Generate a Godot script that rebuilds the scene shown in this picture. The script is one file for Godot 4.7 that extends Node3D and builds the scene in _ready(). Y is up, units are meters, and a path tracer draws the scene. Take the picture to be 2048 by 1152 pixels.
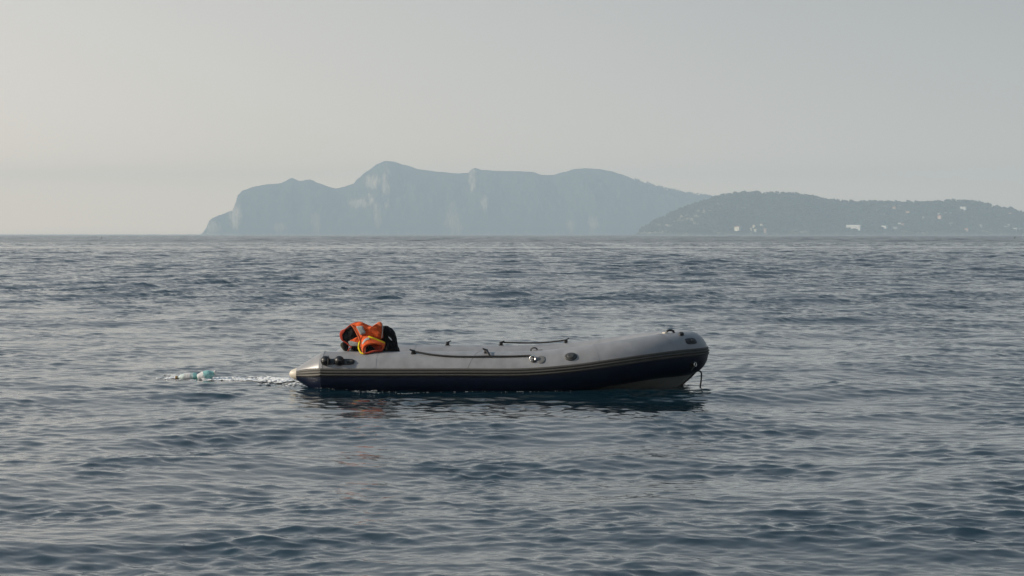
extends Node3D
# An inflatable boat adrift on a hazy sea, with a rocky island and a built-up headland behind. Units are metres; the camera stands 1.46 m above the water and looks along -z.

const EYE := 1.46
const TO_SUN := Vector3(-0.89, 0.37, 0.13)
const TUBE := 0.21                                   # radius of the boat's tubes
const BOAT_AT := Vector3(0.027, 0.0, -23.66)
const BOAT_TURN := -0.0958

var mats := {}
var taken := {}
var env: Environment

# ---------------------------------------------------------------- naming and tagging
func numbered(called: String) -> String:
	var n: int = taken.get(called, 0)
	taken[called] = n + 1
	return called if n == 0 else "%s_%03d" % [called, n]

func thing(called: String, label: String, category: String, at := Vector3.ZERO, turn := 0.0, group := "") -> Node3D:
	var o := Node3D.new()
	o.name = numbered(called)
	add_child(o)
	o.position = at
	o.rotation.y = turn
	o.set_meta("label", label)
	o.set_meta("category", category)
	if group:
		o.set_meta("group", group)
	return o

func part(called: String, mesh: Mesh, m: Material, parent: Node, at := Transform3D()) -> MeshInstance3D:
	var o := MeshInstance3D.new()
	o.name = called
	o.mesh = mesh
	o.material_override = m
	parent.add_child(o, true)
	o.transform = at
	return o

func tag(o: Node, label: String, category: String, group := "", kind := "") -> void:
	o.set_meta("label", label)
	o.set_meta("category", category)
	if group:
		o.set_meta("group", group)
	if kind:
		o.set_meta("kind", kind)

# ---------------------------------------------------------------- materials
func col(r: float, g: float, b: float) -> Color:      # linear base colour
	return Color(r, g, b).linear_to_srgb()

func plain(called: String, c: Color, rough: float, spec := 0.5) -> StandardMaterial3D:
	var m := StandardMaterial3D.new()
	m.resource_name = called
	m.albedo_color = c
	m.roughness = rough
	m.metallic_specular = spec
	mats[called] = m
	return m

func noise_tex(seed_: int, freq: float, lo: float, hi: float, octaves := 4, size := 256) -> NoiseTexture2D:
	var n := FastNoiseLite.new()
	n.seed = seed_
	n.frequency = freq
	n.fractal_octaves = octaves
	var g := Gradient.new()
	g.set_color(0, Color(lo, lo, lo))
	g.set_color(1, Color(hi, hi, hi))
	var t := NoiseTexture2D.new()
	t.width = size
	t.height = size
	t.seamless = true
	t.noise = n
	t.color_ramp = g
	return t

func worn(called: String, c: Color, rough: float, scale: float, lo := 0.82, spec := 0.5, bump := 0.0) -> StandardMaterial3D:
	var m := plain(called, c, rough, spec)
	m.albedo_texture = noise_tex(called.hash() % 1000, 0.02, lo, 1.0, 5)
	m.uv1_triplanar = true
	m.uv1_scale = Vector3.ONE * scale
	if bump > 0.0:
		m.heightmap_enabled = true
		m.heightmap_texture = noise_tex(called.hash() % 777 + 5, 0.03, 0.0, 1.0, 4)
		m.heightmap_scale = bump
	return m

func make_materials() -> void:
	worn("pvc_grey", col(0.272, 0.276, 0.286), 0.36, 1.1, 0.82, 0.5)
	worn("pvc_navy", col(0.0035, 0.009, 0.028), 0.4, 1.1, 0.7, 0.36)
	worn("strake", col(0.055, 0.053, 0.046), 0.6, 2.0, 0.8)
	worn("hull_grey", col(0.42, 0.46, 0.46), 0.5, 1.3, 0.85)
	worn("cap_cream", col(0.62, 0.57, 0.47), 0.45, 4.0, 0.85)
	worn("rubber", col(0.014, 0.014, 0.015), 0.42, 5.0, 0.7)
	worn("patch_dark", col(0.05, 0.052, 0.05), 0.5, 5.0, 0.8)
	worn("patch_grey", col(0.14, 0.14, 0.138), 0.55, 5.0, 0.8)
	plain("seam", col(0.12, 0.12, 0.125), 0.6)
	plain("steel", col(0.6, 0.58, 0.54), 0.25).metallic = 1.0
	worn("rope_dark", col(0.03, 0.03, 0.03), 0.8, 9.0, 0.6)
	worn("rope_pale", col(0.35, 0.36, 0.34), 0.8, 9.0, 0.6)
	worn("plywood", col(0.16, 0.12, 0.08), 0.6, 2.0, 0.7)
	worn("floor_grey", col(0.10, 0.105, 0.11), 0.7, 2.0, 0.8)
	for v in [["orange", col(0.80, 0.125, 0.03)], ["orange_edge", col(0.85, 0.20, 0.08)], ["black_cloth", col(0.008, 0.008, 0.010)], ["olive_cloth", col(0.07, 0.065, 0.05)], ["yellow_web", col(0.9, 0.72, 0.02)], ["red_lining", col(0.42, 0.05, 0.025)]]:  # the dark red colours the vest's edges and paints its flap's shaded inside
		var m := worn(v[0], v[1], 0.8, 7.0, 0.72, 0.3, 0.12)
		m.rim_enabled = true
		m.rim = 0.25
	worn("reflective", col(0.36, 0.38, 0.37), 0.4, 12.0, 0.8)
	plain("white_print", col(0.75, 0.75, 0.75), 0.6)
	worn("bottle_clear", col(0.66, 0.76, 0.74), 0.18, 8.0, 0.7)
	worn("bottle_teal", col(0.33, 0.66, 0.64), 0.18, 8.0, 0.6)
	worn("bottle_label", col(0.82, 0.81, 0.79), 0.45, 10.0, 0.7)
	worn("bottle_cap", col(0.40, 0.27, 0.10), 0.4, 8.0, 0.7)
	worn("foam", col(0.88, 0.90, 0.91), 0.7, 6.0, 0.85)
	worn("bubbles", col(0.5, 0.53, 0.54), 0.5, 6.0, 0.7)
	plain("wall_white", col(0.78, 0.76, 0.70), 0.8)
	plain("wall_grey", col(0.46, 0.45, 0.43), 0.8)
	plain("wall_pink", col(0.60, 0.42, 0.32), 0.8)
	plain("wall_cream", col(0.74, 0.70, 0.54), 0.8)
	plain("roof_tile", col(0.34, 0.16, 0.10), 0.8)
	plain("roof_pale", col(0.55, 0.53, 0.49), 0.8)
	plain("pane", col(0.03, 0.035, 0.04), 0.2)
	plain("buoy_black", col(0.02, 0.02, 0.022), 0.5)

# ---------------------------------------------------------------- mesh helpers (clockwise front faces)
func mesh_of(v: PackedVector3Array, idx: PackedInt32Array, colors := PackedColorArray()) -> ArrayMesh:
	var n := PackedVector3Array()
	n.resize(v.size())
	for k in range(0, idx.size(), 3):
		var a := idx[k]
		var b := idx[k + 1]
		var c := idx[k + 2]
		var f := (v[c] - v[a]).cross(v[b] - v[a])
		n[a] += f
		n[b] += f
		n[c] += f
	for k in n.size():
		n[k] = n[k].normalized() if n[k].length_squared() > 1e-20 else Vector3.UP
	var arr := []
	arr.resize(Mesh.ARRAY_MAX)
	arr[Mesh.ARRAY_VERTEX] = v
	arr[Mesh.ARRAY_NORMAL] = n
	arr[Mesh.ARRAY_INDEX] = idx
	if colors.size():
		arr[Mesh.ARRAY_COLOR] = colors
	var m := ArrayMesh.new()
	m.add_surface_from_arrays(Mesh.PRIMITIVE_TRIANGLES, arr)
	return m

func grid_mesh(rows: Array, wrap := false) -> ArrayMesh:   # rows of equally many points, joined by quads
	var v := PackedVector3Array()
	var idx := PackedInt32Array()
	var w: int = rows[0].size()
	for r in rows:
		v.append_array(PackedVector3Array(r))
	for j in rows.size() - 1:
		for i in (w if wrap else w - 1):
			var i2 := (i + 1) % w
			var a := j * w + i
			var b := j * w + i2
			idx.append_array([a, a + w, b, b, a + w, (j + 1) * w + i2])
	return mesh_of(v, idx)

func cord(pts: Array, r: float, sides := 7, flat := 1.0) -> ArrayMesh:   # a round or flattened line through points
	var rows := []
	var side := Vector3.ZERO
	for k in pts.size():
		var t: Vector3 = (pts[mini(k + 1, pts.size() - 1)] - pts[maxi(k - 1, 0)]).normalized()
		if side == Vector3.ZERO:
			side = t.cross(Vector3.UP if absf(t.y) < 0.9 else Vector3.RIGHT).normalized()
		side = (side - t * side.dot(t)).normalized()
		var up := side.cross(t)
		var ring := []
		for s in sides:
			var a := TAU * s / sides
			ring.append(pts[k] + side * cos(a) * r + up * sin(a) * r * flat)
		rows.append(ring)
	for e in [0, pts.size() - 1]:
		var closed := []
		for s in sides:
			closed.append(pts[e])
		if e == 0:
			rows.push_front(closed)
		else:
			rows.append(closed)
	return grid_mesh(rows, true)

func smooth_line(ctrl: Array, per := 6, closed := false) -> Array:   # Catmull-Rom through Vector2 or Vector3 points
	var out := []
	var n := ctrl.size()
	for i in (n if closed else n - 1):
		var p1 = ctrl[i]
		var p2 = ctrl[(i + 1) % n]
		var p0 = ctrl[(i - 1 + n) % n] if closed or i > 0 else p1 * 2.0 - p2
		var p3 = ctrl[(i + 2) % n] if closed or i + 2 < n else p2 * 2.0 - p1
		for k in per:
			var f := float(k) / per
			out.append((p1 * 2.0 + (p2 - p0) * f + (p0 * 2.0 - p1 * 5.0 + p2 * 4.0 - p3) * f * f + (p1 * 3.0 - p0 - p2 * 3.0 + p3) * f * f * f) * 0.5)
	if not closed:
		out.append(ctrl[n - 1])
	return out

func lathe(profile: Array, segs := 20, dent := 0.0, seed_ := 0) -> ArrayMesh:   # profile of [height along y, radius]
	var rows := []
	var no := FastNoiseLite.new()
	no.seed = seed_
	no.frequency = 9.0
	for p in profile:
		var ring := []
		for s in segs:
			var a := TAU * s / segs
			var q := Vector3(cos(a) * p[1], p[0], sin(a) * p[1])
			ring.append(q + Vector3(q.x, 0, q.z) * no.get_noise_3dv(q) * dent)
		rows.append(ring)
	return grid_mesh(rows, true)

func bevel_box(size: Vector3, b: float) -> ArrayMesh:   # a box with chamfered edges
	var rows := []
	var h := size / 2.0
	for lvl in [[-h.y, b], [-h.y + b, 0.0], [h.y - b, 0.0], [h.y, b]]:
		var x: float = h.x - lvl[1]
		var z: float = h.z - lvl[1]
		var y: float = lvl[0]
		rows.append([Vector3(x - b, y, -z), Vector3(x, y, -z + b), Vector3(x, y, z - b), Vector3(x - b, y, z), Vector3(-x + b, y, z), Vector3(-x, y, z - b), Vector3(-x, y, -z + b), Vector3(-x + b, y, -z)])
	var top := []
	var low := []
	for k in 8:
		low.append(Vector3(0, -h.y, 0))
		top.append(Vector3(0, h.y, 0))
	rows.push_front(low)
	rows.append(top)
	return flat_shaded(grid_mesh(rows, true))

func flat_shaded(m: ArrayMesh) -> ArrayMesh:
	var a := m.surface_get_arrays(0)
	var v := PackedVector3Array()
	var idx := PackedInt32Array()
	for k in a[Mesh.ARRAY_INDEX]:
		idx.append(v.size())
		v.append(a[Mesh.ARRAY_VERTEX][k])
	return mesh_of(v, idx)

# ---------------------------------------------------------------- the sea's waves: three tileable wave fields, each a random sea of one range of wavelengths
const N := 256
var fields := []        # [tile size, PackedVector3Array of (sideways x, height, sideways z)]
var gusts := FastNoiseLite.new()
var slicks := FastNoiseLite.new()
var groups := FastNoiseLite.new()

func transform_2d(re: PackedFloat64Array, im: PackedFloat64Array) -> void:
	var rev := PackedInt32Array()
	rev.resize(N)
	for i in N:
		var r := 0
		for b in 8:
			if i & (1 << b):
				r |= 1 << (7 - b)
		rev[i] = r
	var cs := PackedFloat64Array()
	var sn := PackedFloat64Array()
	for i in N / 2:
		cs.append(cos(TAU * i / N))
		sn.append(sin(TAU * i / N))
	var ar := PackedFloat64Array()
	var ai := PackedFloat64Array()
	ar.resize(N)
	ai.resize(N)
	for way in 2:
		var step := 1 if way == 0 else N
		var skip := N if way == 0 else 1
		for line in N:
			var base := line * skip
			for i in N:
				var s := base + rev[i] * step
				ar[i] = re[s]
				ai[i] = im[s]
			var half := 1
			while half < N:
				var jump := N / (2 * half)
				var i0 := 0
				while i0 < N:
					var tw := 0
					for k in range(i0, i0 + half):
						var o := k + half
						var xr := ar[o] * cs[tw] - ai[o] * sn[tw]
						var xi := ar[o] * sn[tw] + ai[o] * cs[tw]
						ar[o] = ar[k] - xr
						ai[o] = ai[k] - xi
						ar[k] += xr
						ai[k] += xi
						tw += jump
					i0 += 2 * half
				half *= 2
			for i in N:
				re[base + i * step] = ar[i]
				im[base + i * step] = ai[i]

func wave_field(tile: float, shortest: float, longest: float, slope: float, heading: float, narrow: float, chop: float, seed_: int, fall := 2.0) -> void:
	var rng := RandomNumberGenerator.new()
	rng.seed = seed_
	var cr := PackedFloat64Array()
	var ci := PackedFloat64Array()
	cr.resize(N * N)
	ci.resize(N * N)
	var k_low := TAU / longest
	var k_high := TAU / shortest
	for j in N:
		for i in N:
			var kx := TAU / tile * (i if i < N / 2 else i - N)
			var kz := TAU / tile * (j if j < N / 2 else j - N)
			var k := sqrt(kx * kx + kz * kz)
			if k < k_low * 0.8 or k > k_high * 1.2:
				continue
			var along := absf(kx * sin(heading) + kz * cos(heading)) / k
			var amp := pow(k, -fall) * pow(along, narrow) * smoothstep(k_low * 0.8, k_low * 1.25, k) * (1.0 - smoothstep(k_high * 0.75, k_high * 1.2, k))
			cr[j * N + i] = amp * rng.randfn()
			ci[j * N + i] = amp * rng.randfn()
	var hr := PackedFloat64Array()
	var hi := PackedFloat64Array()
	var dr := PackedFloat64Array()
	var di := PackedFloat64Array()
	for a in [hr, hi, dr, di]:
		a.resize(N * N)
	for j in N:
		for i in N:
			var at := j * N + i
			var op := ((N - j) % N) * N + (N - i) % N
			var r := cr[at] + cr[op]
			var m := ci[at] - ci[op]
			if r == 0.0 and m == 0.0:
				continue
			var kx := float(i if i < N / 2 else i - N)
			var kz := float(j if j < N / 2 else j - N)
			var k := sqrt(kx * kx + kz * kz)
			hr[at] = r
			hi[at] = m
			# sideways pull i k/|k| h, x in the real and z in the imaginary part
			dr[at] = -m * kx / k - r * kz / k
			di[at] = r * kx / k - m * kz / k
	transform_2d(hr, hi)
	transform_2d(dr, di)
	var sum := 0.0
	var cell := tile / N
	for j in N:
		for i in N:
			var gx := (hr[j * N + (i + 1) % N] - hr[j * N + i]) / cell
			var gz := (hr[((j + 1) % N) * N + i] - hr[j * N + i]) / cell
			sum += gx * gx + gz * gz
	var s := slope / sqrt(sum / (N * N))
	var out := PackedVector3Array()
	out.resize(N * N)
	for k in N * N:
		out[k] = Vector3(dr[k] * s * chop, hr[k] * s, di[k] * s * chop)
	fields.append([tile, out])

func field_at(f: PackedVector3Array, tile: float, x: float, z: float) -> Vector3:
	var u := x * (N / tile)
	var w := z * (N / tile)
	var fu := floorf(u)
	var fw := floorf(w)
	var i := int(fu) & 255
	var j := (int(fw) & 255) << 8
	var i2 := (i + 1) & 255
	var j2 := (j + 256) & 65535
	u -= fu
	w -= fw
	return f[j + i].lerp(f[j + i2], u).lerp(f[j2 + i].lerp(f[j2 + i2], u), w)

func inside_boat(x: float, z: float) -> float:   # 1 between the tubes, 0 outside them
	var c := cos(BOAT_TURN)
	var s := sin(BOAT_TURN)
	var dx := x - BOAT_AT.x
	var dz := z - BOAT_AT.z
	var lx := dx * c - dz * s
	var lz := dx * s + dz * c
	if lx < -1.9 or lx > 1.8 or absf(lz) > 0.8:
		return 0.0
	var half := 0.66 if lx < 0.3 else 0.66 * sqrt(maxf(0.0, 1.0 - pow((lx - 0.3) / 1.33, 2.4)))
	return (1.0 - smoothstep(half - 0.12, half + 0.04, absf(lz))) * smoothstep(-1.85, -1.7, lx)

func sea_point(x: float, z: float, fine := true) -> Vector3:
	var p := Vector3(x, 0.0, z)
	# calmer in the lee close by, more wind over the open water further out
	var gust := (1.0 + 0.5 * gusts.get_noise_2d(x, z * 0.6)) * lerpf(0.85, 1.6, smoothstep(20.0, 65.0, -z))
	var group := 1.0 + 0.75 * groups.get_noise_2d(x * 0.8, z * 0.55)   # wavelets come in groups with smooth water between
	group = 0.3 + 0.7 * group * group
	if z < -150.0:
		var edge := 14.0 * slicks.get_noise_2d(x * 0.4, 0.0)
		var band := absf(z + 262.0 + edge)
		gust *= lerpf(0.3, 1.0, smoothstep(5.0, 24.0, band))
	p += field_at(fields[0][1], fields[0][0], x, z) * lerpf(1.0, gust, 0.75) * lerpf(1.0, 1.65, smoothstep(30.0, 110.0, -z))
	p += field_at(fields[1][1], fields[1][0], x * 0.94 + z * 0.34, z * 0.94 - x * 0.34) * gust * group
	if fine:
		p += field_at(fields[2][1], fields[2][0], x, z) * gust * lerpf(1.0, group, 0.6)
	if z < -20.0 and z > -27.0 and absf(x) < 9.0:
		# the low ridge and hollow that trail the boat and its tow
		var wake := smoothstep(-4.6, -3.2, x) * (1.0 - smoothstep(-2.2, -1.4, x))
		var line := z + 24.35 + 0.16 * (x + 2.0)
		p.y += wake * (0.018 * exp(-line * line / 0.05) )
		var dip := inside_boat(x, z)
		if dip > 0.0:
			p = p.lerp(Vector3(x, -0.16, z), dip)
	return p

func build_sea() -> void:
	gusts.seed = 11
	gusts.frequency = 0.045
	gusts.fractal_octaves = 3
	slicks.seed = 5
	slicks.frequency = 0.03
	groups.seed = 8
	groups.frequency = 0.75
	groups.fractal_octaves = 2
	wave_field(33.0, 0.40, 6.0, 0.054, 0.25, 0.75, 0.9, 21, 1.95)
	wave_field(6.1, 0.11, 0.38, 0.084, -0.12, 0.3, 1.1, 22, 2.0)
	wave_field(2.1, 0.042, 0.11, 0.046, 0.1, 0.4, 0.8, 23, 2.2)
	wave_field(131.0, 3.0, 16.0, 0.080, 0.1, 0.7, 0.9, 24, 1.9)
	var reach := [8.0]
	while reach[-1] < 400.0:
		reach.append(reach[-1] + (clampf(reach[-1] * 0.0016, 0.018, 0.5) if reach[-1] < 190.0 else 0.5))
	var close := reach.size()           # rows beyond this carry the longer waves of the open water
	while reach[-1] < 1700.0:
		reach.append(reach[-1] * 1.0042)
	var cols := 480
	var v := PackedVector3Array()
	var n := PackedVector3Array()
	var idx := PackedInt32Array()
	v.resize(reach.size() * cols)
	n.resize(reach.size() * cols)
	for j in reach.size():
		var d: float = reach[j]
		var half := 1.5 + 0.235 * d
		var fine := d < 45.0
		for i in cols:
			var x := half * (2.0 * i / (cols - 1) - 1.0)
			if j < close:
				v[j * cols + i] = sea_point(x, -d, fine)
			else:
				v[j * cols + i] = Vector3(x, 0.0, -d) + field_at(fields[3][1], 131.0, x, -d) * smoothstep(380.0, 460.0, d)
	for j in reach.size():
		var ja := maxi(j - 1, 0) * cols
		var jb := mini(j + 1, reach.size() - 1) * cols
		for i in cols:
			n[j * cols + i] = (v[j * cols + mini(i + 1, cols - 1)] - v[j * cols + maxi(i - 1, 0)]).cross(v[jb + i] - v[ja + i]).normalized()
	idx.resize((reach.size() - 1) * (cols - 1) * 6)
	var at := 0
	for j in reach.size() - 1:
		for i in cols - 1:
			var a := j * cols + i
			idx[at] = a
			idx[at + 1] = a + cols
			idx[at + 2] = a + 1
			idx[at + 3] = a + 1
			idx[at + 4] = a + cols
			idx[at + 5] = a + cols + 1
			at += 6
	var arr := []
	arr.resize(Mesh.ARRAY_MAX)
	arr[Mesh.ARRAY_VERTEX] = v
	arr[Mesh.ARRAY_NORMAL] = n
	var split := (close - 1) * (cols - 1) * 6
	arr[Mesh.ARRAY_INDEX] = idx.slice(0, split)
	var m := ArrayMesh.new()
	m.add_surface_from_arrays(Mesh.PRIMITIVE_TRIANGLES, arr)
	var first := (close - 1) * cols
	var out_idx := idx.slice(split)
	for k in out_idx.size():
		out_idx[k] -= first
	var out_arr := []
	out_arr.resize(Mesh.ARRAY_MAX)
	out_arr[Mesh.ARRAY_VERTEX] = v.slice(first)
	out_arr[Mesh.ARRAY_NORMAL] = n.slice(first)
	out_arr[Mesh.ARRAY_INDEX] = out_idx
	m.add_surface_from_arrays(Mesh.PRIMITIVE_TRIANGLES, out_arr)
	# open water beyond, where single waves are too far off to be told apart
	var far_v := PackedVector3Array()
	for q in [Vector3(-9000, -0.45, 2500), Vector3(9000, -0.45, 2500), Vector3(9000, -0.45, -11500), Vector3(-9000, -0.45, -11500)]:
		far_v.append(q)
	var far_arr := []
	far_arr.resize(Mesh.ARRAY_MAX)
	far_arr[Mesh.ARRAY_VERTEX] = far_v
	far_arr[Mesh.ARRAY_NORMAL] = PackedVector3Array([Vector3.UP, Vector3.UP, Vector3.UP, Vector3.UP])
	far_arr[Mesh.ARRAY_INDEX] = PackedInt32Array([0, 2, 1, 0, 3, 2])
	m.add_surface_from_arrays(Mesh.PRIMITIVE_TRIANGLES, far_arr)
	var near := plain("sea_water", col(0.004, 0.019, 0.029), 0.08, 0.36)
	var far: StandardMaterial3D = near.duplicate()
	far.roughness = 0.2   # the same water, its waves finer than this sheet can carry
	m.surface_set_material(0, near)
	m.surface_set_material(1, far)
	m.surface_set_material(2, far)
	var o := MeshInstance3D.new()
	o.name = "sea"
	o.mesh = m
	add_child(o)
	o.set_meta("kind", "structure")
	o.set_meta("label", "grey-blue rippled sea reaching to the horizon")

# ---------------------------------------------------------------- the island and the headland
const ISLAND_RIDGE := [[-1282, -6.7], [-1265, 3.5], [-1253, 17.8], [-1233, 58.6], [-1222, 66.8], [-1192, 79.1], [-1141, 97.4], [-1127, 130.1], [-1118, 160.7], [-1100, 179.1], [-1049, 195.4], [-988, 205.6], [-947, 207.6], [-898, 230.1], [-865, 217.8], [-824, 223.9], [-784, 207.6], [-743, 193.3], [-716, 187.2], [-682, 195.4], [-645, 207.6], [-631, 226.0], [-590, 258.6], [-549, 287.2], [-518, 299.5], [-488, 297.4], [-437, 283.1], [-376, 264.8], [-294, 254.6], [-222, 248.4], [-178, 250.5], [-167, 264.8], [-151, 270.9], [-120, 262.7], [-49, 258.6], [22, 257.6], [84, 254.6], [124, 242.3], [165, 242.3], [216, 254.6], [257, 266.8], [298, 269.9], [349, 266.8], [400, 258.6], [441, 246.4], [522, 215.8], [584, 195.4], [645, 179.1], [727, 164.8], [808, 154.6], [869, 148.4], [971, 136.2], [1176, 103.5], [1380, 58.6], [1584, -6.7]]
const ISLAND_ROCK := [[-571, 210, 31, 29], [-514, 177, 18, 82], [-620, 124, 45, 18], [-549, 83, 16, 53], [-508, 232, 12, 45], [-243, 59, 27, 45], [-216, 28, 12, 24], [-800, 48, 18, 37], [-1131, 75, 24, 53], [-1222, 28, 29, 24], [-161, 226, 16, 45], [-243, 99, 18, 29], [-110, 130, 16, 29], [237, 34, 16, 20], [329, 42, 18, 29], [-580, 144, 20, 16], [-947, 28, 24, 16]]
const HEADLAND_RIDGE := [[311, -3.7], [328, 2.8], [347, 17.2], [387, 40.7], [426, 57.7], [465, 73.3], [504, 86.4], [543, 98.2], [583, 104.7], [622, 107.3], [661, 106.6], [700, 105.3], [739, 103.4], [778, 98.2], [818, 89.0], [870, 83.8], [922, 82.5], [1014, 82.5], [1079, 81.2], [1118, 83.8], [1144, 86.4], [1209, 83.8], [1236, 77.3], [1262, 70.7], [1301, 65.5], [1337, 52.4], [1432, 43.3], [1588, 45.9], [1797, 31.5], [2006, -3.7]]
const HEADLAND_ROCK := [[393, 29, 29, 13], [445, 50, 21, 12], [481, 41, 16, 18], [426, 33, 21, 13], [605, 72, 16, 12], [556, 77, 18, 10], [1249, 13, 35, 7], [374, 9, 37, 5], [504, 64, 18, 9], [752, 8, 26, 4], [1053, 8, 33, 4], [543, 9, 16, 5]]


func ridge_at(ridge: Array, x: float) -> float:
	if x <= ridge[0][0] or x >= ridge[-1][0]:
		return -6.0
	for k in ridge.size() - 1:
		if x < ridge[k + 1][0]:
			var f: float = (x - ridge[k][0]) / (ridge[k + 1][0] - ridge[k][0])
			return lerpf(ridge[k][1], ridge[k + 1][1], f * f * (3.0 - 2.0 * f) * 0.5 + f * 0.5)
	return -6.0

var crags := FastNoiseLite.new()

func hill_height(hill: Dictionary, x: float, d: float) -> float:   # d is the distance out to sea, along -z
	var t: float = (d - hill.shore) / (hill.crest - hill.shore)
	var r := ridge_at(hill.ridge, x * hill.crest / d if t < 1.0 else x)
	if t < 0.0:
		return -6.0
	var folds := crags.get_noise_2d(x * 1.0, d * 0.45 + hill.seed * 50.0)
	if t <= 1.0:
		var f := pow(t, hill.bluff) + folds * 0.42 * t * (1.0 - t) * 2.0
		return lerpf(-3.0, r, clampf(f, 0.0, 0.995 + 0.005 * t))
	var b := clampf((d - hill.crest) / (hill.back - hill.crest), 0.0, 1.0)
	return lerpf(r, -6.0, b * b * (3.0 - 2.0 * b))

func build_hill(called: String, label: String, hill: Dictionary, nx: int, nz: int) -> void:
	crags.seed = 3
	crags.frequency = 0.006
	crags.fractal_octaves = 5
	var grain := FastNoiseLite.new()
	grain.seed = hill.seed
	grain.frequency = 0.02
	grain.fractal_octaves = 5
	var v := PackedVector3Array()
	var c := PackedColorArray()
	var idx := PackedInt32Array()
	var x0: float = hill.ridge[0][0] - 4.0
	var x1: float = hill.ridge[-1][0] + 4.0
	for j in nz + 1:
		var d := 0.0
		if j <= nz * 0.75:
			d = lerpf(hill.shore, hill.crest, j / (nz * 0.75))
		else:
			d = lerpf(hill.crest, hill.back, (j - nz * 0.75) / (nz * 0.25))
		for i in nx + 1:
			var x := lerpf(x0, x1, float(i) / nx)
			var y := hill_height(hill, x, d)
			v.append(Vector3(x, y, -d))
			var px: float = x * hill.crest / d
			var rock := 0.0
			for q in hill.rock:
				var e := Vector2((px - q[0]) / q[2], (y - q[1]) / q[3]).length_squared()
				if e < 4.0:
					rock = maxf(rock, 1.15 - 0.55 * e)
			rock += 0.75 * grain.get_noise_2d(px * 2.8, y * 1.5)
			if y < hill.strand:
				rock += 0.45
			rock += 0.35 * grain.get_noise_2d(px * 7.0, y * 3.0)
			rock = smoothstep(0.34, 0.95, rock)
			var g := 0.5 + 0.5 * grain.get_noise_3d(x * 0.5, y, d)
			var green := Color(0.026, 0.034, 0.025).lerp(Color(0.042, 0.049, 0.037), g)
			var stone := Color(0.42, 0.34, 0.24).lerp(Color(0.16, 0.135, 0.10), clampf(0.5 + 1.2 * grain.get_noise_2d(px * 5.0, y * 1.4), 0.0, 1.0))
			c.append(green.lerp(stone, rock))
	for j in nz:
		for i in nx:
			var a := j * (nx + 1) + i
			idx.append_array([a, a + nx + 1, a + 1, a + 1, a + nx + 1, a + nx + 2])
	var m := plain(called + "_ground", Color.WHITE, 0.95, 0.2)
	m.vertex_color_use_as_albedo = true
	var o := MeshInstance3D.new()
	o.name = called
	o.mesh = mesh_of(v, idx, c)
	o.material_override = m
	add_child(o)
	o.set_meta("kind", "structure")
	o.set_meta("label", label)

func crown_mesh(seed_: int) -> ArrayMesh:   # an uneven crown of several clumps
	var rng := RandomNumberGenerator.new()
	rng.seed = seed_
	var no := FastNoiseLite.new()
	no.seed = seed_
	no.frequency = 1.3
	var st := SurfaceTool.new()
	st.begin(Mesh.PRIMITIVE_TRIANGLES)
	for k in 5:
		var ball := SphereMesh.new()
		ball.radius = 0.30
		ball.height = 0.5
		ball.radial_segments = 8
		ball.rings = 5
		var t := Transform3D(Basis.from_euler(Vector3(rng.randf() * 3, rng.randf() * 3, 0)), Vector3(rng.randf_range(-0.32, 0.32), rng.randf_range(0.35, 0.85), rng.randf_range(-0.3, 0.3)))
		st.append_from(ball, 0, t)
	var a := st.commit().surface_get_arrays(0)
	var v: PackedVector3Array = a[Mesh.ARRAY_VERTEX]
	for k in v.size():
		v[k] *= 1.0 + 0.5 * no.get_noise_3dv(v[k] * 3.0)
	var idx := PackedInt32Array()
	for k in (a[Mesh.ARRAY_INDEX].size() if a[Mesh.ARRAY_INDEX] else 0):
		idx.append(a[Mesh.ARRAY_INDEX][k])
	if idx.is_empty():
		for k in v.size():
			idx.append(k)
	return mesh_of(v, idx)

func build_wood(called: String, label: String, hill: Dictionary, count: int, x0: float, x1: float, t0: float, big: float, seed_: int) -> void:
	var rng := RandomNumberGenerator.new()
	rng.seed = seed_
	var mm := MultiMesh.new()
	mm.transform_format = MultiMesh.TRANSFORM_3D
	mm.use_colors = true
	mm.mesh = crown_mesh(seed_)
	mm.instance_count = count
	for k in count:
		var t := 1.0 if rng.randf() < 0.06 else rng.randf_range(t0, 1.05)
		var d: float = lerpf(hill.shore, hill.crest, t)
		var x := rng.randf_range(x0, x1)
		var y := hill_height(hill, x, d)
		var s := big * rng.randf_range(0.5, 1.35)
		if y < 6.0:
			s = 0.01
		mm.set_instance_transform(k, Transform3D(Basis.from_euler(Vector3(0, rng.randf() * TAU, 0)).scaled(Vector3(s, s * rng.randf_range(0.6, 1.0), s)), Vector3(x, y - 0.25 * s, -d)))
		var g := rng.randf()
		mm.set_instance_color(k, Color(0.025, 0.034, 0.025).lerp(Color(0.040, 0.048, 0.035), g))
	var m := plain(called + "_leaf", Color.WHITE, 0.9, 0.2)
	m.vertex_color_use_as_albedo = true
	var o := MultiMeshInstance3D.new()
	o.name = called
	o.multimesh = mm
	o.material_override = m
	add_child(o)
	tag(o, label, "trees", "", "stuff")

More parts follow.
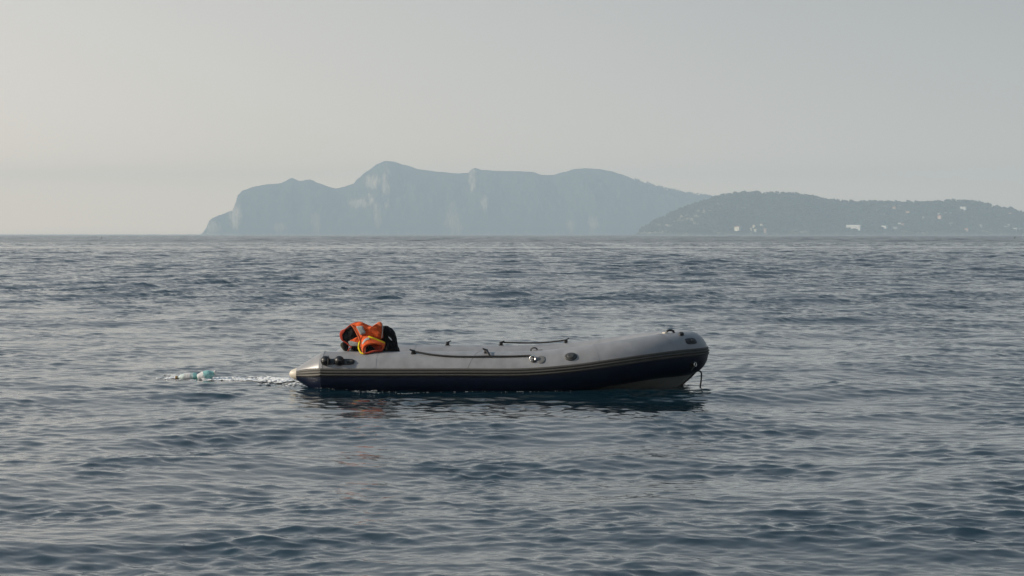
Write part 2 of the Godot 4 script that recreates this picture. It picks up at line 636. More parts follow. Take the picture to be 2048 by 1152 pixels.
const HOUSES := [[892, 13, 37.9, 11.1, "long"], [589, 12, 14.4, 7.2, "a"], [632, 18, 5.9, 5.2, "a"], [635, 8, 6.5, 5.2, "a"], [652, 21, 5.9, 5.2, "a"], [661, 7, 6.5, 6.5, "p"], [624, 11, 5.2, 5.2, "a"], [1178, 63, 14.4, 9.1, "w"], [1117, 38, 10.4, 8.5, "p"], [972, 18, 14.4, 4.6, "w"], [1000, 16, 10.4, 3.9, "g"], [1012, 22, 7.8, 7.8, "w"], [1020, 20, 6.5, 6.5, "p"], [1145, 24, 7.8, 5.9, "w"], [1074, 41, 5.2, 4.6, "g"], [1012, 72, 7.8, 3.9, "g"], [970, 71, 11.8, 3.3, "g"], [998, 62, 7.8, 7.8, "p"], [1130, 54, 10.4, 3.9, "g"], [1144, 53, 5.2, 3.9, "g"], [1114, 52, 7.8, 3.3, "g"], [1224, 20, 6.5, 5.2, "g"], [1187, 8, 7.8, 6.5, "p"], [1289, 18, 7.8, 3.9, "g"], [1297, 21, 6.5, 5.2, "g"], [1313, 9, 9.1, 7.8, "w"], [1323, 11, 6.5, 3.9, "g"], [1331, 11, 6.5, 3.9, "g"], [1300, 50, 6.5, 5.2, "p"], [956, 60, 9.1, 3.9, "g"], [969, 51, 7.8, 3.9, "g"], [1033, 54, 9.1, 5.2, "p"]]

func build_house(x: float, y: float, w: float, h: float, kind: String, label: String, hill: Dictionary) -> void:
	var d: float = hill.shore
	while d < hill.crest and hill_height(hill, x * d / hill.crest, d) < y:
		d += 1.0
	var deep := clampf(w * 0.6, 5.0, 9.0)
	var o := thing("house", label, "house", Vector3(x * d / hill.crest, y, -d + deep * 0.5 - 1.0), -0.5 + 0.2 * sin(x), "houses on the wooded headland")
	var wall: Material = mats[{"w": "wall_white", "g": "wall_grey", "p": "wall_pink", "a": "wall_cream", "long": "wall_white"}[kind]]
	part("wall", bevel_box(Vector3(w, h + 3.0, deep), 0.1), wall, o, Transform3D(Basis(), Vector3(0, h * 0.5 - 1.5, 0)))
	if kind == "p" or kind == "a":
		var rise := h * 0.35
		var rw := w * 0.5 + 0.4
		var rd := deep * 0.5 + 0.4
		var v := PackedVector3Array([Vector3(-rw, h + 0.004, rd), Vector3(rw, h + 0.004, rd), Vector3(rw, h + 0.004, -rd), Vector3(-rw, h + 0.004, -rd), Vector3(-rw, h + rise, 0), Vector3(rw, h + rise, 0)])
		part("roof", flat_shaded(mesh_of(v, PackedInt32Array([0, 4, 1, 1, 4, 5, 2, 5, 3, 3, 5, 4, 0, 3, 4, 1, 5, 2, 0, 1, 2, 0, 2, 3]))), mats["roof_tile"], o)
	else:
		part("roof", bevel_box(Vector3(w + 0.6, 0.35, deep + 0.6), 0.06), mats["roof_pale"], o, Transform3D(Basis(), Vector3(0, h + 0.18, 0)))
	var count := maxi(2, int(w / 3.2))
	var storeys := maxi(1, int(h / 3.0))
	for s in storeys:
		for k in count:
			var wx := (k + 0.5) / count * w - w * 0.5
			if s == 0 and k == count / 2:
				part("door", bevel_box(Vector3(1.0, minf(2.1, h * 0.6), 0.12), 0.02), mats["pane"], o, Transform3D(Basis(), Vector3(wx, minf(1.05, h * 0.3), deep * 0.5 + 0.05)))
			else:
				part("window", bevel_box(Vector3(1.1, minf(1.3, h * 0.35), 0.1), 0.02), mats["pane"], o, Transform3D(Basis(), Vector3(wx, s * 3.0 + minf(1.6, h * 0.5), deep * 0.5 + 0.04)))


# ---------------------------------------------------------------- the inflatable boat (bow along its own +x, the tube towards the camera at +z)
const KEEL_LINE := [Vector3(-1.72, -0.19, 0), Vector3(-0.6, -0.21, 0), Vector3(0.5, -0.20, 0), Vector3(1.05, -0.175, 0), Vector3(1.36, -0.115, 0), Vector3(1.54, -0.03, 0), Vector3(1.67, 0.07, 0), Vector3(1.74, 0.14, 0)]
const TUBE_LINE := [Vector3(-1.75, 0.138, 0.66), Vector3(-1.2, 0.140, 0.66), Vector3(-0.5, 0.145, 0.66), Vector3(0.15, 0.150, 0.66), Vector3(0.6, 0.187, 0.645), Vector3(0.95, 0.238, 0.585), Vector3(1.22, 0.279, 0.48), Vector3(1.44, 0.305, 0.335), Vector3(1.598, 0.317, 0.17), Vector3(1.652, 0.320, 0.0)]

func tube_center(t: float) -> Vector3:   # t runs 0..9 from the stern to the nose along the near tube and 9..18 back along the far one
	var m := t if t <= 9.0 else 18.0 - t
	var i := clampi(int(floor(m)), 0, 8)
	var f := m - i
	var p: Array = []
	for k in [i - 1, i, i + 1, i + 2]:
		if k < 0:
			p.append(TUBE_LINE[0] * 2.0 - TUBE_LINE[1])
		elif k > 9:
			p.append(TUBE_LINE[18 - k] * Vector3(1, 1, -1))
		else:
			p.append(TUBE_LINE[k])
	var q: Vector3 = (p[1] * 2.0 + (p[2] - p[0]) * f + (p[0] * 2.0 - p[1] * 5.0 + p[2] * 4.0 - p[3]) * f * f + (p[1] * 3.0 - p[0] - p[2] * 3.0 + p[3]) * f * f * f) * 0.5
	return q if t <= 9.0 else q * Vector3(1, 1, -1)

func tube_frame(t: float) -> Transform3D:   # x along the tube, y up, z outwards
	var along := (tube_center(minf(t + 0.02, 18.0)) - tube_center(maxf(t - 0.02, 0.0))).normalized()
	var up := (Vector3.UP - along * along.y).normalized()
	return Transform3D(Basis(along, up, along.cross(up)), tube_center(t))

func on_tube(t: float, a: float, off := 0.0) -> Vector3:   # a: angle up from the outward side
	var f := tube_frame(t)
	return f.origin + (f.basis.z * cos(a) + f.basis.y * sin(a)) * (TUBE + off)

func patch_frame(t: float, a: float, off := 0.0) -> Transform3D:   # y straight off the tube's skin, x along the tube
	var f := tube_frame(t)
	var out := f.basis.z * cos(a) + f.basis.y * sin(a)
	return Transform3D(Basis(f.basis.x, out, f.basis.x.cross(out)), f.origin + out * (TUBE + off))

func skin(t0: float, t1: float, a0: float, a1: float, off: float, nt: int, na: int) -> ArrayMesh:
	var rows := []
	for j in nt + 1:
		var row := []
		for i in na + 1:
			row.append(on_tube(lerpf(t0, t1, float(j) / nt), lerpf(a0, a1, float(i) / na), off))
		rows.append(row)
	return grid_mesh(rows)

func strake_mesh(t0: float, t1: float, nt: int, shrink := false) -> ArrayMesh:   # a moulded strip of three ribs along the tube
	var profile := [[-0.045, -0.003], [-0.042, 0.010], [0.02, 0.013], [0.045, 0.004], [0.065, 0.004], [0.085, 0.015], [0.14, 0.016], [0.165, 0.004], [0.185, 0.004], [0.21, 0.012], [0.285, 0.009], [0.292, -0.003]]
	var rows := []
	for j in nt + 1:
		var row := []
		for p in profile:
			row.append(on_tube(lerpf(t0, t1, float(j) / nt), p[0], p[1]))
		rows.append(row)
	var m := grid_mesh(rows)
	return m

func cone_point(side: float, u: float, a: float, off := 0.0) -> Vector3:   # stern cone, u 0 at the tube and 1 at its small end
	var r := TUBE * (1.0 - 0.74 * pow(u, 1.12)) + off
	return Vector3(-1.75 - 0.265 * u, 0.138 - 0.004 * u + sin(a) * r, side * (0.66 + cos(a) * r))

func cone_skin(side: float, a0: float, a1: float, off: float, na: int) -> ArrayMesh:
	var rows := []
	for j in 11:
		var row := []
		for i in na + 1:
			row.append(cone_point(side, j / 10.0, lerpf(a0, a1, float(i) / na), off))
		rows.append(row)
	return grid_mesh(rows)

func disc(rx: float, rz: float, h: float, round_ := 0.3) -> ArrayMesh:   # a low oval button standing on y = 0
	var rows := []
	for p in [[0.0, 1.0], [h * (1.0 - round_), 0.97], [h * 0.93, 0.85], [h, 0.6], [h, 0.001]]:
		var ring := []
		for s in 24:
			ring.append(Vector3(cos(TAU * s / 24) * rx * p[1], p[0], sin(TAU * s / 24) * rz * p[1]))
		rows.append(ring)
	return grid_mesh(rows, true)

func bent_pad(t0: float, t1: float, a0: float, a1: float, h: float) -> ArrayMesh:   # a thin rounded plate that follows the tube's skin
	var rows := []
	for k in 9:
		var inset: float = [0.0, 0.0, 0.06, 0.2, 0.4, 0.6, 0.8, 0.92, 0.995][k]
		var off: float = [-0.002, h * 0.6, h, h, h, h, h, h, h][k]
		var ring := []
		for s in 28:
			var c := cos(TAU * s / 28)
			var w := sin(TAU * s / 28)
			var x := signf(c) * pow(absf(c), 0.55) * (1.0 - inset)
			var y := signf(w) * pow(absf(w), 0.55) * (1.0 - inset)
			ring.append(on_tube(lerpf(t0, t1, 0.5 + 0.5 * x), lerpf(a0, a1, 0.5 + 0.5 * y), off))
		rows.append(ring)
	return grid_mesh(rows, true)

func ring_mesh(r: float, thick: float) -> ArrayMesh:
	var rows := []
	for j in 21:
		var a := TAU * j / 20
		var row := []
		for i in 8:
			var b := TAU * i / 8
			row.append(Vector3(cos(a) * (r + thick * cos(b)), sin(a) * (r + thick * cos(b)), thick * sin(b)))
		rows.append(row)
	return grid_mesh(rows, true)

func rope_anchor(parent: Node, t: float, a: float, turn := 0.0) -> void:   # moulded rubber fairlead: foot and eye
	var f := patch_frame(t, a)
	f.basis = f.basis * Basis(Vector3.UP, turn)
	var foot := part("rope_anchor", bent_pad(t - 0.035, t + 0.035, a - 0.10, a + 0.10, 0.006), mats["rubber"], parent)
	part("eye", bevel_box(Vector3(0.036, 0.034, 0.030), 0.008), mats["rubber"], foot, f * Transform3D(Basis(), Vector3(0, 0.018, 0)))
	part("lip", bevel_box(Vector3(0.052, 0.012, 0.022), 0.004), mats["rubber"], foot, f * Transform3D(Basis(Vector3.FORWARD, 0.4), Vector3(-0.012, 0.034, 0)))

func build_boat() -> void:
	var b := thing("inflatable_boat", "grey and navy inflatable boat afloat with nobody aboard", "boat", BOAT_AT, BOAT_TURN)
	var grey: Material = mats["pvc_grey"]
	var navy: Material = mats["pvc_navy"]
	for s in 2:
		var t0 := 0.0 if s == 0 else 11.05
		var t1 := 6.95 if s == 0 else 18.0
		var tube := part("side_tube", skin(t0, t1, 0.26, PI + 0.75, 0.0, 90, 26), grey, b)
		part("lower_panel", skin(t0, t1, -2.45, 0.0, 0.0, 90, 18), navy, tube)
		var rub := part("rub_strake", strake_mesh(t0, t1, 90), mats["strake"], b)
		rub.set_meta("label", "dark ribbed rubbing strake")
		var side := 1.0 if s == 0 else -1.0
		var cone := part("stern_cone", cone_skin(side, 0.24, PI + 0.75, 0.0, 26), grey, b)
		part("lower_panel", cone_skin(side, -2.45, 0.0, 0.0, 18), navy, cone)
		var rows := []
		for j in 11:
			var row := []
			for p in [[-0.045, -0.003], [-0.042, 0.010], [0.02, 0.012], [0.045, 0.004], [0.065, 0.004], [0.085, 0.013], [0.14, 0.014], [0.165, 0.004], [0.185, 0.004], [0.21, 0.012], [0.285, 0.009], [0.292, -0.003]]:
				var u: float = j / 10.0 * 0.97
				var spread := 1.0 + 1.25 * u
				row.append(cone_point(side, u, 0.12 + (p[0] - 0.12) * spread, p[1]))
			rows.append(row)
		part("rub_strake", grid_mesh(rows), mats["strake"], cone)
		part("end_cap", lathe([[-0.004, 0.050], [0.0, 0.0585], [0.006, 0.059], [0.03, 0.050], [0.055, 0.039], [0.07, 0.026], [0.077, 0.012], [0.079, 0.001]], 20), mats["cap_cream"], cone, Transform3D(Basis(Vector3(0, 0, 1), PI / 2), Vector3(-2.005, 0.134, side * 0.66)))
		var band := []
		for q in [[0.02, 0.0], [-0.012, 0.0]]:
			var row := []
			for i in 41:
				var a := lerpf(0.30, PI + 0.5, i / 40.0)
				row.append(Vector3(-1.75 - q[0], 0.138 + sin(a) * (TUBE + 0.0025 - (0.02 if q[0] > 0 else 0.0) * 0.35), side * (0.66 + cos(a) * (TUBE + 0.0025 - (0.02 if q[0] > 0 else 0.0) * 0.35))))
			band.append(row)
		part("seam_tape", grid_mesh(band), grey, cone)
	# nose section, a separate panel lapped over the side tubes
	var nose := part("bow_tube", skin(6.9, 11.1, 0.26, PI + 0.6, 0.0025, 60, 26), grey, b)
	part("lower_panel", skin(6.9, 11.1, -2.3, 0.0, 0.0025, 60, 18), navy, nose)
	part("rub_strake", strake_mesh(6.95, 11.05, 60), mats["strake"], nose)
	# slanting seam across the near tube
	var seam := []
	for w in [-0.0022, 0.0022]:
		var row := []
		for i in 25:
			var a := lerpf(0.30, 2.2, i / 24.0)
			row.append(on_tube(2.175 + 0.11 * a + w * 1.6, a, 0.0008))
		seam.append(row)
	part("seam", grid_mesh(seam), mats["seam"], b)
	# lapped joins where the tube's panels are glued
	for q in [[0.93, 0.32, 2.6], [4.62, 0.32, 2.6], [13.4, 0.32, 2.6], [16.8, 0.32, 2.6]]:
		part("seam_tape", skin(q[0] - 0.03, q[0] + 0.03, q[1], q[2], 0.0016, 2, 24), grey, b)
	# bottom: two fabric panels falling to a keel
	var keel := smooth_line(KEEL_LINE, 7)
	for side in [1.0, -1.0]:
		var rows := []
		for k in keel.size():
			var q: Vector3 = keel[k]
			var t := clampf(k / float(keel.size() - 1), 0.0, 1.0)
			var tube_t := 0.0
			# the tube station beside this keel point
			var best := 9e9
			for s in 91:
				var c := tube_center(s * 0.1)
				if absf(c.x - minf(q.x, 1.648)) < best:
					best = absf(c.x - minf(q.x, 1.648))
					tube_t = s * 0.1
			var edge := on_tube(tube_t, -1.25, 0.0)
			edge.z *= side
			var row := []
			for i in 9:
				var f := i / 8.0
				var p := q.lerp(edge, f)
				p.y += (0.035 * sin(f * PI)) * (1.0 - t)
				row.append(p)
			rows.append(row)
		part("hull_bottom", grid_mesh(rows), mats["hull_grey"], b)
	part("keel_strip", cord(keel, 0.014, 8), mats["strake"], b)
	part("floor", bevel_box(Vector3(2.75, 0.02, 0.96), 0.005), mats["floor_grey"], b, Transform3D(Basis(), Vector3(-0.33, -0.02, 0)))
	part("transom", bevel_box(Vector3(0.035, 0.46, 0.98), 0.008), mats["plywood"], b, Transform3D(Basis(Vector3(0, 0, 1), 0.08), Vector3(-1.60, 0.10, 0)))
	# the two rubber fittings beside the stern cone
	for k in 2:
		var t: float = [0.115, 0.36][k]
		var pad := part("paddle_clip", bent_pad(t - 0.10, t + [0.145, 0.24][k], 0.47, 0.75, 0.012), mats["rubber"], b)
		var f := patch_frame(t - 0.03, 0.61)
		part("knob", lathe([[0.0, 0.040], [0.012, 0.047], [0.034, 0.046], [0.055, 0.034], [0.064, 0.018], [0.066, 0.001]], 22), mats["rubber"], pad, f)
		if k == 0:
			part("strap", cord([f * Vector3(0.02, 0.02, -0.052), f * Vector3(0.034, 0.066, 0.0), f * Vector3(0.03, 0.03, 0.052)], 0.006, 6), mats["rubber"], pad)
		else:
			part("latch", bevel_box(Vector3(0.06, 0.016, 0.022), 0.005), mats["patch_dark"], pad, patch_frame(t + 0.16, 0.60, 0.017))
	# life line of the near tube
	rope_anchor(b, 1.46, 1.20, 0.3)
	rope_anchor(b, 2.44, 1.28, 0.2)
	part("strap", cord([on_tube(2.44, 1.25, 0.03), on_tube(2.47, 1.1, 0.022), on_tube(2.50, 0.93, 0.014), on_tube(2.50, 0.86, 0.006)], 0.013, 7, 0.5), mats["rubber"], b)
	var line := []
	for q in [[1.46, 1.20, 0.022], [1.56, 1.12, 0.016], [1.72, 1.0, 0.010], [1.95, 0.90, 0.009], [2.2, 0.875, 0.009], [2.5, 0.885, 0.012], [2.8, 0.895, 0.009], [3.05, 0.90, 0.010], [3.17, 0.86, 0.016], [3.22, 0.74, 0.02]]:
		line.append(on_tube(q[0], q[1], q[2]))
	part("grab_line", cord(smooth_line(line, 6), 0.0085, 8), mats["rope_dark"], b)
	var f1 := patch_frame(3.22, 0.69, 0.012)
	var shackle := part("shackle", ring_mesh(0.026, 0.008), mats["steel"], b, f1 * Transform3D(Basis(Vector3.RIGHT, PI / 2 + 0.5), Vector3(-0.01, 0.006, 0)))
	part("knot", lathe([[-0.02, 0.002], [-0.014, 0.02], [0.0, 0.026], [0.014, 0.02], [0.02, 0.002]], 12, 0.5, 4), mats["rope_dark"], shackle, Transform3D(Basis(), Vector3(0.006, 0.02, 0.012)))
	part("round_patch", disc(0.043, 0.043, 0.008), mats["patch_grey"], b, patch_frame(3.36, 0.67, -0.003))
	var valve := part("valve", disc(0.060, 0.044, 0.016), mats["patch_dark"], b, patch_frame(4.0, 0.68, -0.005))
	part("cap", disc(0.034, 0.030, 0.012), mats["patch_dark"], valve, Transform3D(Basis(), Vector3(0, 0.015, 0)))
	part("lifting_ring", ring_mesh(0.030, 0.007), mats["patch_dark"], b, patch_frame(3.2, 1.72, 0.008) * Transform3D(Basis(Vector3.RIGHT, 0.9), Vector3.ZERO))
	part("ring_pad", bent_pad(3.16, 3.38, 1.60, 1.82, 0.006), mats["patch_grey"], b)
	# life line of the far tube
	for t in [16.33, 15.56, 14.32]:
		rope_anchor(b, t, 1.62, 0.1)
	var far := []
	for q in [[15.56, 1.60, 0.030], [15.3, 1.60, 0.024], [15.0, 1.60, 0.020], [14.7, 1.60, 0.021], [14.32, 1.60, 0.028]]:
		far.append(on_tube(q[0], q[1], q[2]))
	part("grab_line", cord(smooth_line(far, 6), 0.0075, 8), mats["rope_dark"], b)
	# fittings round the bow
	part("bow_handle", cord(smooth_line([on_tube(7.28, 1.66, 0.0), on_tube(7.31, 1.6, 0.022), on_tube(7.42, 1.56, 0.026), on_tube(7.52, 1.52, 0.018), on_tube(7.56, 1.50, 0.0)], 5), 0.011, 8), mats["rubber"], b)
	part("handle_glint", bent_pad(7.12, 7.30, 1.50, 1.75, 0.012), mats["cap_cream"], b)  # pale pad painting the glint where the handle's end catches light
	part("cleat", bevel_box(Vector3(0.05, 0.034, 0.036), 0.008), mats["rubber"], b, patch_frame(7.62, 1.12, 0.012))
	var oval := part("oval_patch", bent_pad(7.55, 8.10, 0.50, 0.83, 0.008), mats["rubber"], b)
	part("button", disc(0.020, 0.016, 0.014), mats["patch_dark"], oval, patch_frame(7.86, 0.66, 0.005))
	var bow_pad := part("ring_pad", bent_pad(7.62, 8.06, -0.62, -0.28, 0.005), mats["rubber"], b)
	part("bow_ring", ring_mesh(0.017, 0.006), mats["steel"], bow_pad, patch_frame(7.85, -0.42, 0.014) * Transform3D(Basis(Vector3.RIGHT, 1.1), Vector3.ZERO))
	part("webbing", cord([on_tube(7.85, -0.46, 0.016), on_tube(7.84, -0.6, 0.011), on_tube(7.82, -0.75, 0.010)], 0.008, 6, 0.5), mats["rope_pale"], bow_pad)
	var painter := []
	for q in [Vector3(1.735, 0.16, 0.07), Vector3(1.795, 0.14, 0.08), Vector3(1.80, 0.09, 0.08), Vector3(1.795, 0.04, 0.08), Vector3(1.785, -0.01, 0.085), Vector3(1.755, -0.06, 0.09), Vector3(1.70, -0.1, 0.1)]:
		painter.append(q)
	part("painter_line", cord(smooth_line(painter, 6), 0.0075, 8), mats["rope_dark"], b)
	part("stern_fin", cord(smooth_line([Vector3(-1.93, 0.03, 0.60), Vector3(-1.86, 0.0, 0.62), Vector3(-1.76, -0.045, 0.64)], 6), 0.022, 8, 0.6), mats["cap_cream"], b)

func heap_point(cx: float, cy: float, z := 0.0) -> Vector3:   # a pattern unit is 0.39 mm; y is measured down from the tube's top
	return Vector3((cx - 1000.0) * 0.00039, (890.0 - cy) * 0.00039, z)

func cushion(outline: Array, front: float, back: float, wrinkle: float, seed_: int, z0 := 0.0) -> ArrayMesh:   # a closed padded panel of that outline
	var pts := []
	for p in outline:
		pts.append(heap_point(p[0], p[1]))
	pts = smooth_line(pts, 5, true)
	var c := Vector3.ZERO
	for p in pts:
		c += p
	c /= pts.size()
	var no := FastNoiseLite.new()
	no.seed = seed_
	no.frequency = 14.0
	no.fractal_octaves = 2
	var rows := []
	for k in range(-9, 10):
		var f := absf(k) / 9.0
		var grow := sqrt(maxf(0.0, 1.0 - f * f)) if absi(k) < 9 else 0.001
		grow = pow(grow, 0.8)
		var ring := []
		for p in pts:
			var q: Vector3 = c + (p - c) * grow
			var z := (back * -f if k < 0 else front * f)
			var wob := no.get_noise_3d(q.x * 1.0, q.y * 1.0, z * 3.0) * wrinkle
			ring.append(q + Vector3(wob * 0.3, wob * 0.3, z0 + z + wob * (0.3 + 0.7 * f)))
		rows.append(ring)
	return grid_mesh(rows, true)

func loft(arches: Array, per := 6) -> ArrayMesh:   # a sheet through several curves of [x, y, z]
	var rows := []
	var lines := []
	for arch in arches:
		var pts := []
		for p in arch:
			pts.append(heap_point(p[0], p[1], p[2]))
		lines.append(smooth_line(pts, 6))
	var count: int = lines[0].size()
	var cols := []
	for i in count:
		var ctrl := []
		for l in lines:
			ctrl.append(l[i])
		cols.append(smooth_line(ctrl, per))
	for j in cols[0].size():
		var row := []
		for i in count:
			row.append(cols[i][j])
		rows.append(row)
	return grid_mesh(rows)

func sketch_line(pts: Array) -> Array:
	var out := []
	for p in pts:
		out.append(heap_point(p[0], p[1], p[2]))
	return smooth_line(out, 6)

func build_clothes() -> void:
	var turn := Transform3D(Basis(Vector3.UP, BOAT_TURN), BOAT_AT)
	var at := turn * Vector3(-1.335, 0.352, 0.66)
	var bag := thing("buoyancy_jacket", "black padded buoyancy jacket slumped behind the orange vest in the stern", "jacket", at + Vector3(0, 0, 0), BOAT_TURN)
	part("body", cushion([[1300, 300], [1420, 285], [1510, 330], [1600, 410], [1645, 510], [1668, 640], [1690, 780], [1740, 900], [1760, 1500], [1000, 1560], [560, 1500], [480, 1100], [560, 780], [760, 520], [1000, 400]], 0.07, 0.11, 0.016, 41, -0.135), mats["black_cloth"], bag)
	part("side_panel", cushion([[1385, 300], [1480, 325], [1585, 405], [1630, 510], [1655, 640], [1675, 770], [1712, 880], [1560, 895], [1420, 880], [1395, 600]], 0.022, 0.02, 0.012, 42, -0.075), mats["black_cloth"], bag)
	part("print", cushion([[1485, 545], [1515, 548], [1560, 595], [1578, 635], [1558, 625], [1520, 585]], 0.003, 0.004, 0.0, 43, -0.054), mats["white_print"], bag)
	var v := thing("life_vest", "orange life vest with grey reflective patches and yellow webbing draped over the stern tube", "life vest", at, BOAT_TURN)
	# the vest's back, lining outwards, with a padded orange edge
	var back := part("back_panel", cushion([[610, 245], [520, 310], [430, 385], [350, 420], [325, 520], [365, 630], [470, 690], [560, 750], [620, 870], [850, 880], [840, 600], [760, 480], [680, 330]], 0.022, 0.02, 0.014, 44, -0.05), mats["black_cloth"], v)
	part("edge_binding", cord(sketch_line([[830, 185, -0.03], [700, 200, -0.03], [600, 240, -0.028], [520, 300, -0.03], [440, 365, -0.035], [360, 395, -0.04], [318, 450, -0.045], [315, 530, -0.045], [345, 610, -0.04], [410, 655, -0.035], [480, 700, -0.03], [545, 755, -0.028], [600, 790, -0.025], [550, 825, -0.02], [515, 885, -0.02]]), 0.0065, 8), mats["red_lining"], back)
	part("edge_panel", cushion([[440, 352], [370, 378], [318, 430], [300, 500], [315, 570], [350, 625], [385, 640], [372, 580], [368, 500], [395, 430], [450, 385]], 0.012, 0.012, 0.003, 45, -0.034), mats["red_lining"], back)
	part("inner_flap", cushion([[560, 640], [640, 595], [760, 545], [830, 620], [815, 730], [700, 740], [590, 700]], 0.012, 0.01, 0.008, 46, -0.012), mats["orange"], v)
	part("reflective_patch", cushion([[535, 655], [600, 640], [700, 665], [790, 690], [790, 755], [690, 765], [590, 755], [550, 715]], 0.006, 0.006, 0.003, 47, 0.002), mats["reflective"], v)
	# front panel thrown over the jacket
	var front := part("front_panel", cushion([[600, 238], [690, 200], [830, 178], [960, 238], [1060, 285], [1130, 300], [1180, 260], [1240, 195], [1300, 178], [1345, 215], [1368, 300], [1370, 440], [1355, 580], [1200, 600], [1000, 590], [850, 600], [800, 520], [740, 430], [670, 320]], 0.045, 0.04, 0.02, 48, -0.03), mats["orange"], v)
	part("collar_peak", cushion([[1140, 310], [1200, 245], [1250, 190], [1305, 176], [1345, 215], [1360, 290], [1280, 300]], 0.014, 0.016, 0.004, 49, -0.008), mats["orange_edge"], front)
	part("edge_strip", cord(sketch_line([[608, 244, 0.0], [680, 330, 0.012], [750, 455, 0.022], [810, 560, 0.034], [850, 680, 0.05], [890, 800, 0.075], [925, 890, 0.09]]), 0.012, 8, 0.5), mats["orange_edge"], front)
	part("reflective_patch", cushion([[735, 295], [800, 278], [885, 276], [925, 360], [965, 440], [900, 475], [840, 492], [790, 400]], 0.012, 0.03, 0.002, 50, 0.022), mats["reflective"], front)
	part("zip", cord(sketch_line([[1352, 230, -0.01], [1368, 320, -0.005], [1365, 430, -0.002], [1350, 560, 0.0]]), 0.005, 6), mats["reflective"], front)
	# lower flap folded into a tunnel whose mouth faces the camera
	var flap := part("folded_flap", loft([
		[[845, 720, 0.03], [830, 600, 0.02], [900, 520, 0.015], [1060, 520, 0.01], [1250, 590, 0.0], [1420, 665, -0.01], [1425, 760, -0.01], [1390, 850, 0.0]],
		[[890, 840, 0.075], [870, 690, 0.06], [930, 600, 0.055], [1060, 560, 0.05], [1250, 620, 0.04], [1420, 690, 0.03], [1420, 780, 0.03], [1380, 862, 0.03]],
		[[930, 930, 0.105], [925, 800, 0.10], [975, 725, 0.10], [1060, 690, 0.10], [1220, 680, 0.085], [1390, 725, 0.06], [1400, 800, 0.06], [1365, 868, 0.05]],
		[[965, 935, 0.085], [965, 830, 0.085], [1000, 770, 0.085], [1080, 730, 0.08], [1220, 715, 0.07], [1360, 750, 0.05], [1375, 810, 0.05], [1345, 868, 0.04]]]), mats["orange"], v)
	part("shaded_inside", cushion([[940, 920], [940, 800], [1000, 720], [1120, 690], [1300, 700], [1400, 740], [1395, 850], [1200, 880], [1050, 925]], 0.01, 0.02, 0.01, 51, 0.022), mats["red_lining"], flap)  # darker red paints the shade on the flap's orange inner wall
	part("cavity_shade", cushion([[960, 900], [975, 800], [1060, 740], [1130, 770], [1200, 840], [1120, 900], [1030, 930]], 0.012, 0.02, 0.01, 52, 0.042), mats["black_cloth"], flap)  # black panel painted in for the shade deep inside the tunnel
	part("hem", cord(sketch_line([[930, 930, 0.10], [1040, 925, 0.09], [1180, 880, 0.08], [1380, 866, 0.05]]), 0.010, 8), mats["red_lining"], flap)
	part("webbing", cord(sketch_line([[1040, 530, 0.042], [1120, 555, 0.046], [1250, 605, 0.038], [1350, 650, 0.03], [1428, 692, 0.022]]), 0.009, 8), mats["yellow_web"], flap)
	part("reflective_patch", loft([[[1055, 545, 0.052], [985, 565, 0.06], [930, 615, 0.064], [885, 690, 0.068]], [[1075, 590, 0.07], [1010, 610, 0.078], [960, 650, 0.084], [915, 715, 0.088]]]), mats["reflective"], flap)
	part("webbing_loop", cord(sketch_line([[835, 650, 0.055], [815, 720, 0.065], [815, 790, 0.075], [840, 860, 0.085], [885, 918, 0.095], [970, 938, 0.10]]), 0.0085, 8), mats["yellow_web"], v)
	# small float pocket at the after end
	var pocket := part("float_pocket", cushion([[330, 720], [370, 675], [440, 680], [520, 760], [500, 870], [450, 890], [390, 850], [345, 790]], 0.03, 0.03, 0.008, 53, -0.04), mats["black_cloth"], v)
	part("binding", cushion([[322, 740], [345, 690], [395, 690], [400, 760], [430, 850], [450, 890], [400, 870], [345, 800]], 0.012, 0.012, 0.003, 54, -0.022), mats["olive_cloth"], pocket)

